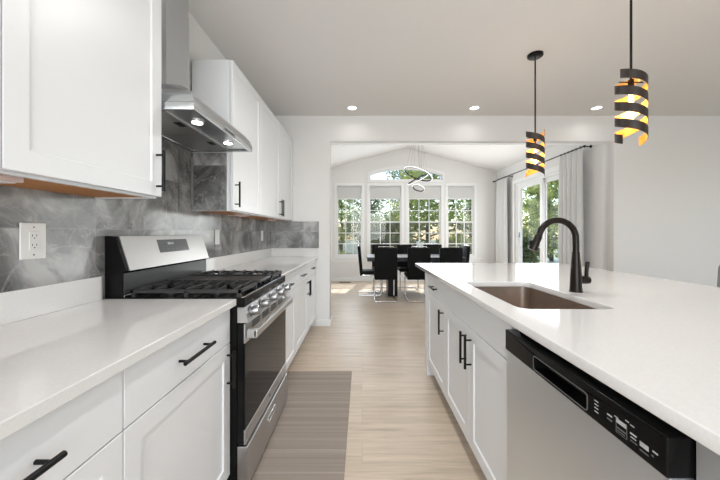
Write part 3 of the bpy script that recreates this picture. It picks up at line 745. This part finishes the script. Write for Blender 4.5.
mark(mb, .640, .823, .024, .0085); mark(mz, .639, .809, .022, .003); mark(mz, .639, .803, .020, .002)
for q in (.641, .6155): mz.box(xq0, xq1, q - .001, q, .798, .829)
mz.box(xq0, xq1, .6155, .641, .798, .799)
mark(mb, .618, .836, .008, .002); mark(mb, .607, .834, .009, .002)
mark(mb, .607, .818, .014, .003); mark(mb, .606, .811, .012, .002); mark(mz, .607, .804, .015, .002)
mark(mb, .586, .812, .018, .009); mark(mz, .586, .800, .018, .002)
mark(mb, .560, .815, .010, .003); mark(mz, .562, .806, .004, .003)
mb.build('key_legends', M['label'], cp); mz.build('key_outlines', M['label_dim'], cp)
MB().box(.60, .615, WY0 + .003, WY1 - .003, .001, .099).build('toe_panel', M['black'], dw)

# ------------------------------------------------------------------ runner
rgm = MB().box(-.64, -.088, .75, 2.678, .0006, .0065, .002).build('runner_rug', M['rug'])
tag(rgm, 'taupe striped runner rug on the floor in front of the range', 'rug')
MB().box(-.638, -.090, 2.664, 2.6765, .0066, .0078, .0004).build('hem', M['rug'], rgm)

# ------------------------------------------------------------------ pendants
def pendant(x, y, z0, z1, turns, a0, label):
    t = thing('pendant_light', (x, y, z0), label, 'pendant lamp', 'spiral pendants over the island')
    MB().lathe([(.062, 0), (.062, -.016), (.055, -.022), (.012, -.024)], (x, y, CZ - .0005), n=28).build('ceiling_canopy', M['black'], t, 40)
    MB().tube([(x, y, CZ - .024), (x, y, z1 - .055)], .0062, 10).build('rod', M['bronze'], t, 50)
    R0, hb, th = .071, .050, .0022; n = int(turns * 44)
    for ph in (0.0, PI):
        b = bmesh.new(); rows = []
        for i in range(n + 1):
            a = a0 + ph + turns * 2 * PI * i / n; zt = z1 - (z1 - z0 - hb) * i / n; c, s_ = math.cos(a), math.sin(a)
            rows.append([b.verts.new((x + (R0 + o_) * c, y + (R0 + o_) * s_, zt - h_)) for o_, h_ in ((0, 0), (0, hb), (-th, hb), (-th, 0))])
        for A, B in zip(rows, rows[1:]):
            for i in range(4):
                f = b.faces.new((A[i], A[(i + 1) % 4], B[(i + 1) % 4], B[i])); f.material_index = 1 if i == 2 else 0
        b.faces.new(rows[0]); b.faces.new(rows[-1][::-1]); bmesh.ops.recalc_face_normals(b, faces=b.faces[:])
        mbr = MB(); mbr.bm.free(); mbr.bm = b
        mbr.build('spiral_ribbon', [M['bronzerib'], M['gold']], t, 40)
    # crossbar that carries the ribbon, socket and two bulbs
    br_ = MB().tube([(x - .0665, y, z1 - .068), (x + .0665, y, z1 - .068)], .004, 8).lathe([(.014, 0), (.014, -.04)], (x, y, z1 - .055), n=14).build('socket_bar', M['bronze'], t, 40)
    for zz in (z1 - .165, z1 - .265):
        MB().lathe([(.007, .05), (.010, .035), (.013, .01), (.012, -.012), (.006, -.024), (0, -.026)], (x, y, zz), n=16).build('bulb', M['bulb'], t, 50)
    MB().tube([(x, y, z1 - .095), (x, y, z1 - .28)], .005, 8).build('bulb_stem', M['bronze'], t)
    lt = light('pendant_glow', 'POINT', (0, 0, z1 - .215 - z0), 2.8, (1, .70, .37), shadow_soft_size=.03); lt.parent = t
pendant(1.482, 2.627, 1.690, 2.093, 2.0, math.radians(-203), 'spiral bronze pendant lamp farther from the camera, its ceiling canopy in view')
pendant(1.493, 1.704, 1.700, 2.117, 2.03, math.radians(-171), 'spiral bronze pendant lamp nearer the camera, at upper right')

# ------------------------------------------------------------------ recessed ceiling lights, then added fill lamps
CL = ['round recessed ceiling light nearest the left wall cabinets', 'round recessed ceiling light in the middle of the three, left of the far pendant', 'round recessed ceiling light beside the near pendant']
for i, x in enumerate((-.12, 1.37, 2.86)):
    t = thing('recessed_light', (x, 3.74, CZ - .006), CL[i], 'ceiling light', 'recessed lights in the kitchen ceiling')
    MB().plate([(x + .07 * math.cos(a * PI / 16), 3.74 + .07 * math.sin(a * PI / 16)) for a in range(32)], [[(x + .052 * math.cos(a * PI / 16), 3.74 + .052 * math.sin(a * PI / 16)) for a in range(32)]], .006, XY(CZ - .0035)).build('trim_ring', M['trim'], t)
    MB().lathe([(.0515, 0), (.0515, .003)], (x, 3.74, CZ - .004), n=32).build('lens', M['lamp'], t)
    lt = light('can_light', 'AREA', (0, 0, -.006), CAN_FRONT, (1, .975, .94), shape='DISK', size=.1, spread=math.radians(150)); lt.parent = t
for x, w in ((.2, 1.0), (1.37, .22), (2.86, .28), (4.8, .5)):  # unseen lamps added beyond view to brighten the kitchen, no fixtures built
    for y, k in ((2.0, 11.0), (.1, 3.6), (-1.9, 7.0)): light('can_light', 'AREA', (x, y, CZ - .012), w * k, (1, .99, .98), shape='DISK', size=.12, spread=math.radians(150))

# ------------------------------------------------------------------ dining furniture
tb = thing('dining_table', (1.0, 6.1, 0), 'long dark stone-topped dining table by the windows', 'table')
MB().box(.10, 1.92, 5.66, 6.54, .685, .762, .004).build('tabletop', M['stone'], tb)
for x in (.50, 1.34): MB().box(x, x + .18, 5.86, 6.34, .0006, .6845, .004).build('leg', M['black'], tb)
def chair_proto():
    t = thing('dining_chair', (0, 0, 0), '', 'chair', 'black dining chairs around the table')
    # faces +Y; back plane near y = -.22
    MB().box(-.20, .20, -.20, .235, .415, .475, .018, 3).build('seat', M['leather'], t, 40)
    bk = MB().prism([(-.258, .950), (-.222, .960), (-.199, .936), (-.160, .50), (-.160, .40), (-.205, .385), (-.215, .45)], 'x', -.20, .20, bev=.008).build('backrest', M['leather'], t, 40)
    MB().tube([(-.13, -.235, .953), (-.13, -.242, .975), (.13, -.242, .975), (.13, -.235, .953)], .007, 8).build('grab_rail', M['chrome'], bk, 50)
    f = MB()
    for s_ in (-1, 1):
        x = s_ * .185
        f.tube([(x, -.19, .40), (x, .17, .40), (x, .205, .385), (x, .215, .35), (x, .215, .07), (x, .205, .03), (x, .17, .0135), (x, -.24, .0135)], .0125, 10)
    f.tube([(-.185, -.24, .0135), (.185, -.24, .0135)], .0125, 10).tube([(-.185, .17, .40), (.185, .17, .40)], .010, 8)
    tag(f.build('cantilever_frame', M['chrome'], t, 50), 'chrome cantilever frame'); return t
cp0 = chair_proto()
cs = [((.42, 5.60, 0), 0, 'black high-back dining chair, first from left on the near side of the table'),
      ((1.0, 5.60, 0), 0, 'black high-back dining chair, second from left on the near side of the table'),
      ((1.56, 5.60, 0), 0, 'black high-back dining chair, third from left on the near side, above the island corner'),
      ((.17, 6.1, 0), -PI / 2, 'black dining chair seen side-on at the left end of the table'),
      ((1.83, 6.1, 0), PI / 2, 'black dining chair at the right end of the table, bluish light on its back'),
      ((.42, 6.60, 0), PI, 'black dining chair on the window side, behind the first near chair from left'),
      ((.98, 6.60, 0), PI, 'black dining chair on the window side, in the middle, seen between two near chairs'),
      ((1.57, 6.60, 0), PI, 'black dining chair on the window side, nearest the right end of the table')]
for i, (loc, rz, lb) in enumerate(cs): place(cp0 if i == 0 else copy_tree(cp0), loc, rz, lb)

# ring chandelier
chd = thing('ring_chandelier', (1.11, 6.1, 2.0), 'hanging chandelier of three tilted lit rings above the dining table', 'chandelier')
top = gz(PEAK)
lt = light('chandelier_glow', 'POINT', (0, -.05, .10), 11, (1, .99, .97), shadow_soft_size=.2); lt.parent = chd
MB().lathe([(.09, 0), (.09, -.03), (.02, -.035)], (1.11, 6.1, top - .022), n=24).build('ceiling_canopy', M['trim'], chd, 40)
for (cx, cz, r, ry, rx) in ((1.115, 2.385, .292, 23, -7), (1.11, 2.275, .215, -28, 11), (1.12, 2.107, .122, 22, -18)):
    mtx = Matrix.Translation((cx, 6.1, cz)) @ Matrix.Rotation(math.radians(ry), 4, 'Y') @ Matrix.Rotation(math.radians(rx), 4, 'X')
    circ = lambda q: [(q * math.cos(2 * PI * i / 48), q * math.sin(2 * PI * i / 48)) for i in range(48)]
    ring = MB().plate(circ(r - .003), [circ(r - .012)], .026, XY(0)).rot(mtx).build('ring', M['black'], chd, 40)
    MB().plate(circ(r + .004), [circ(r - .0028)], .013, XY(0)).rot(mtx).build('led_diffuser', M['led'], ring, 40)
    for k in range(3):
        p = mtx @ Vector((r * math.cos(k * 2.094 + .5), r * math.sin(k * 2.094 + .5), .012))
        MB().tube([p, (1.11 + .05 * math.cos(k * 2.1), 6.1 + .05 * math.sin(k * 2.1), top - .058)], .0022, 5).build('suspension_wire', M['knob'], ring)

# curtains and rod
def curtain(y0, y1, label, seed):
    rnd = random.Random(seed); n = 90; b = bmesh.new(); zs = [.02, .5, 1.2, 1.9, 2.35, 2.475]; cols = []
    for side in (0, 1):
        for j, z in enumerate(zs):
            row = []
            for i in range(n + 1):
                u = i / n; amp = .030 - .008 * (j / 5)
                x = 3.285 + amp * math.sin(u * 2 * PI * 5 + .25 * math.sin(j * 1.3 + seed)) + .006 * math.sin(u * 23 + j) + side * .0025
                row.append(b.verts.new((x, y0 + (y1 - y0) * u + .006 * math.sin(j * 2 + u * 9), z)))
            cols.append(row)
    k = len(zs)
    for side in (0, 1):
        for j in range(k - 1):
            A, B = cols[side * k + j], cols[side * k + j + 1]
            for i in range(n): b.faces.new((A[i], A[i + 1], B[i + 1], B[i]))
    for j in (0, k - 1):
        A, B = cols[j], cols[k + j]
        for i in range(n): b.faces.new((A[i], A[i + 1], B[i + 1], B[i]))
    for i in (0, n):
        for j in range(k - 1): b.faces.new((cols[j][i], cols[j + 1][i], cols[k + j + 1][i], cols[k + j][i]))
    bmesh.ops.recalc_face_normals(b, faces=b.faces[:])
    t = thing('curtain', (3.285, (y0 + y1) / 2, .02), label, 'curtain', 'curtains at the sliding door')
    mb = MB(); mb.bm.free(); mb.bm = b; mb.build('drape', M['curtain'], t, 60)
    for i in range(6):
        yy = y0 + (y1 - y0) * (i + .5) / 6
        MB().tube([(3.285 + .016 * math.cos(a * PI / 6), yy, 2.497 + .016 * math.sin(a * PI / 6)) for a in range(12)], .003, 6, closed=True).build('curtain_ring', M['black'], t)
curtain(4.57, 5.11, 'pale grey curtain gathered at the right of the sliding door, behind the faucet', 1)
curtain(6.97, 7.48, 'pale grey curtain gathered at the left of the sliding door, near the corner', 2)
rd = thing('curtain_rod', (3.285, 6.1, 2.497), 'black curtain rod above the sliding door', 'curtain rod')
MB().tube([(3.285, 4.545, 2.497), (3.285, 7.66, 2.497)], .009, 12).build('pole', M['black'], rd, 50)
for yy, sg in ((4.545, -1), (7.66, 1)):
    MB().lathe([(.009, 0), (.018, .004), (.021, .012), (.016, .022), (0, .026)], (3.285, yy, 2.497), (0, sg, 0), 16).build('finial', M['black'], rd, 40)
for yy in (4.556, 6.94, 7.645):
    MB().tube([(3.285, yy, 2.497), (RX - .002, yy, 2.497)], .007, 8).lathe([(.022, 0), (.022, .005)], (RX - .006, yy, 2.497), (1, 0, 0), 14).build('bracket', M['black'], rd, 40)

# floor register, stool
fv = thing('floor_vent', (-.42, 7.55, .0005), 'dark floor vent by the dining room back wall', 'vent')
MB().plate(rect(-.56, -.28, 7.50, 7.60), [rect(-.55 + .03 * i, -.55 + .03 * i + .018, 7.515, 7.585) for i in range(9)], .006, XY(.0036)).build('grille', M['bronze'], fv)
MB().box(-.555, -.285, 7.505, 7.595, .0003, .0005).build('duct_opening', M['dark'], fv)
bs = thing('bar_stool', (2.15, 1.88, 0), 'grey upholstered bar stool at the right edge of the photo, beyond the island top', 'stool')
MB().box(2.01, 2.41, 1.67, 2.09, .60, .68, .025, 3).build('seat', M['grey'], bs, 40)
MB().prism([(2.395, .62), (2.465, .62), (2.485, 1.0), (2.47, 1.02), (2.435, 1.015), (2.418, .98)], 'y', 1.66, 2.095, bev=.012).build('backrest', M['grey'], bs, 40)
for x in (2.05, 2.37):
    for y in (1.70, 2.06): MB().tube([(x + (.02 if x > 2.2 else -.02), y, .0006), (x, y, .605)], [.014, .019], 10).build('leg', M['black'], bs, 50)
MB().tube([(2.035, 1.70, .22), (2.035, 2.06, .22)], .011, 8).build('foot_rail', M['black'], bs)
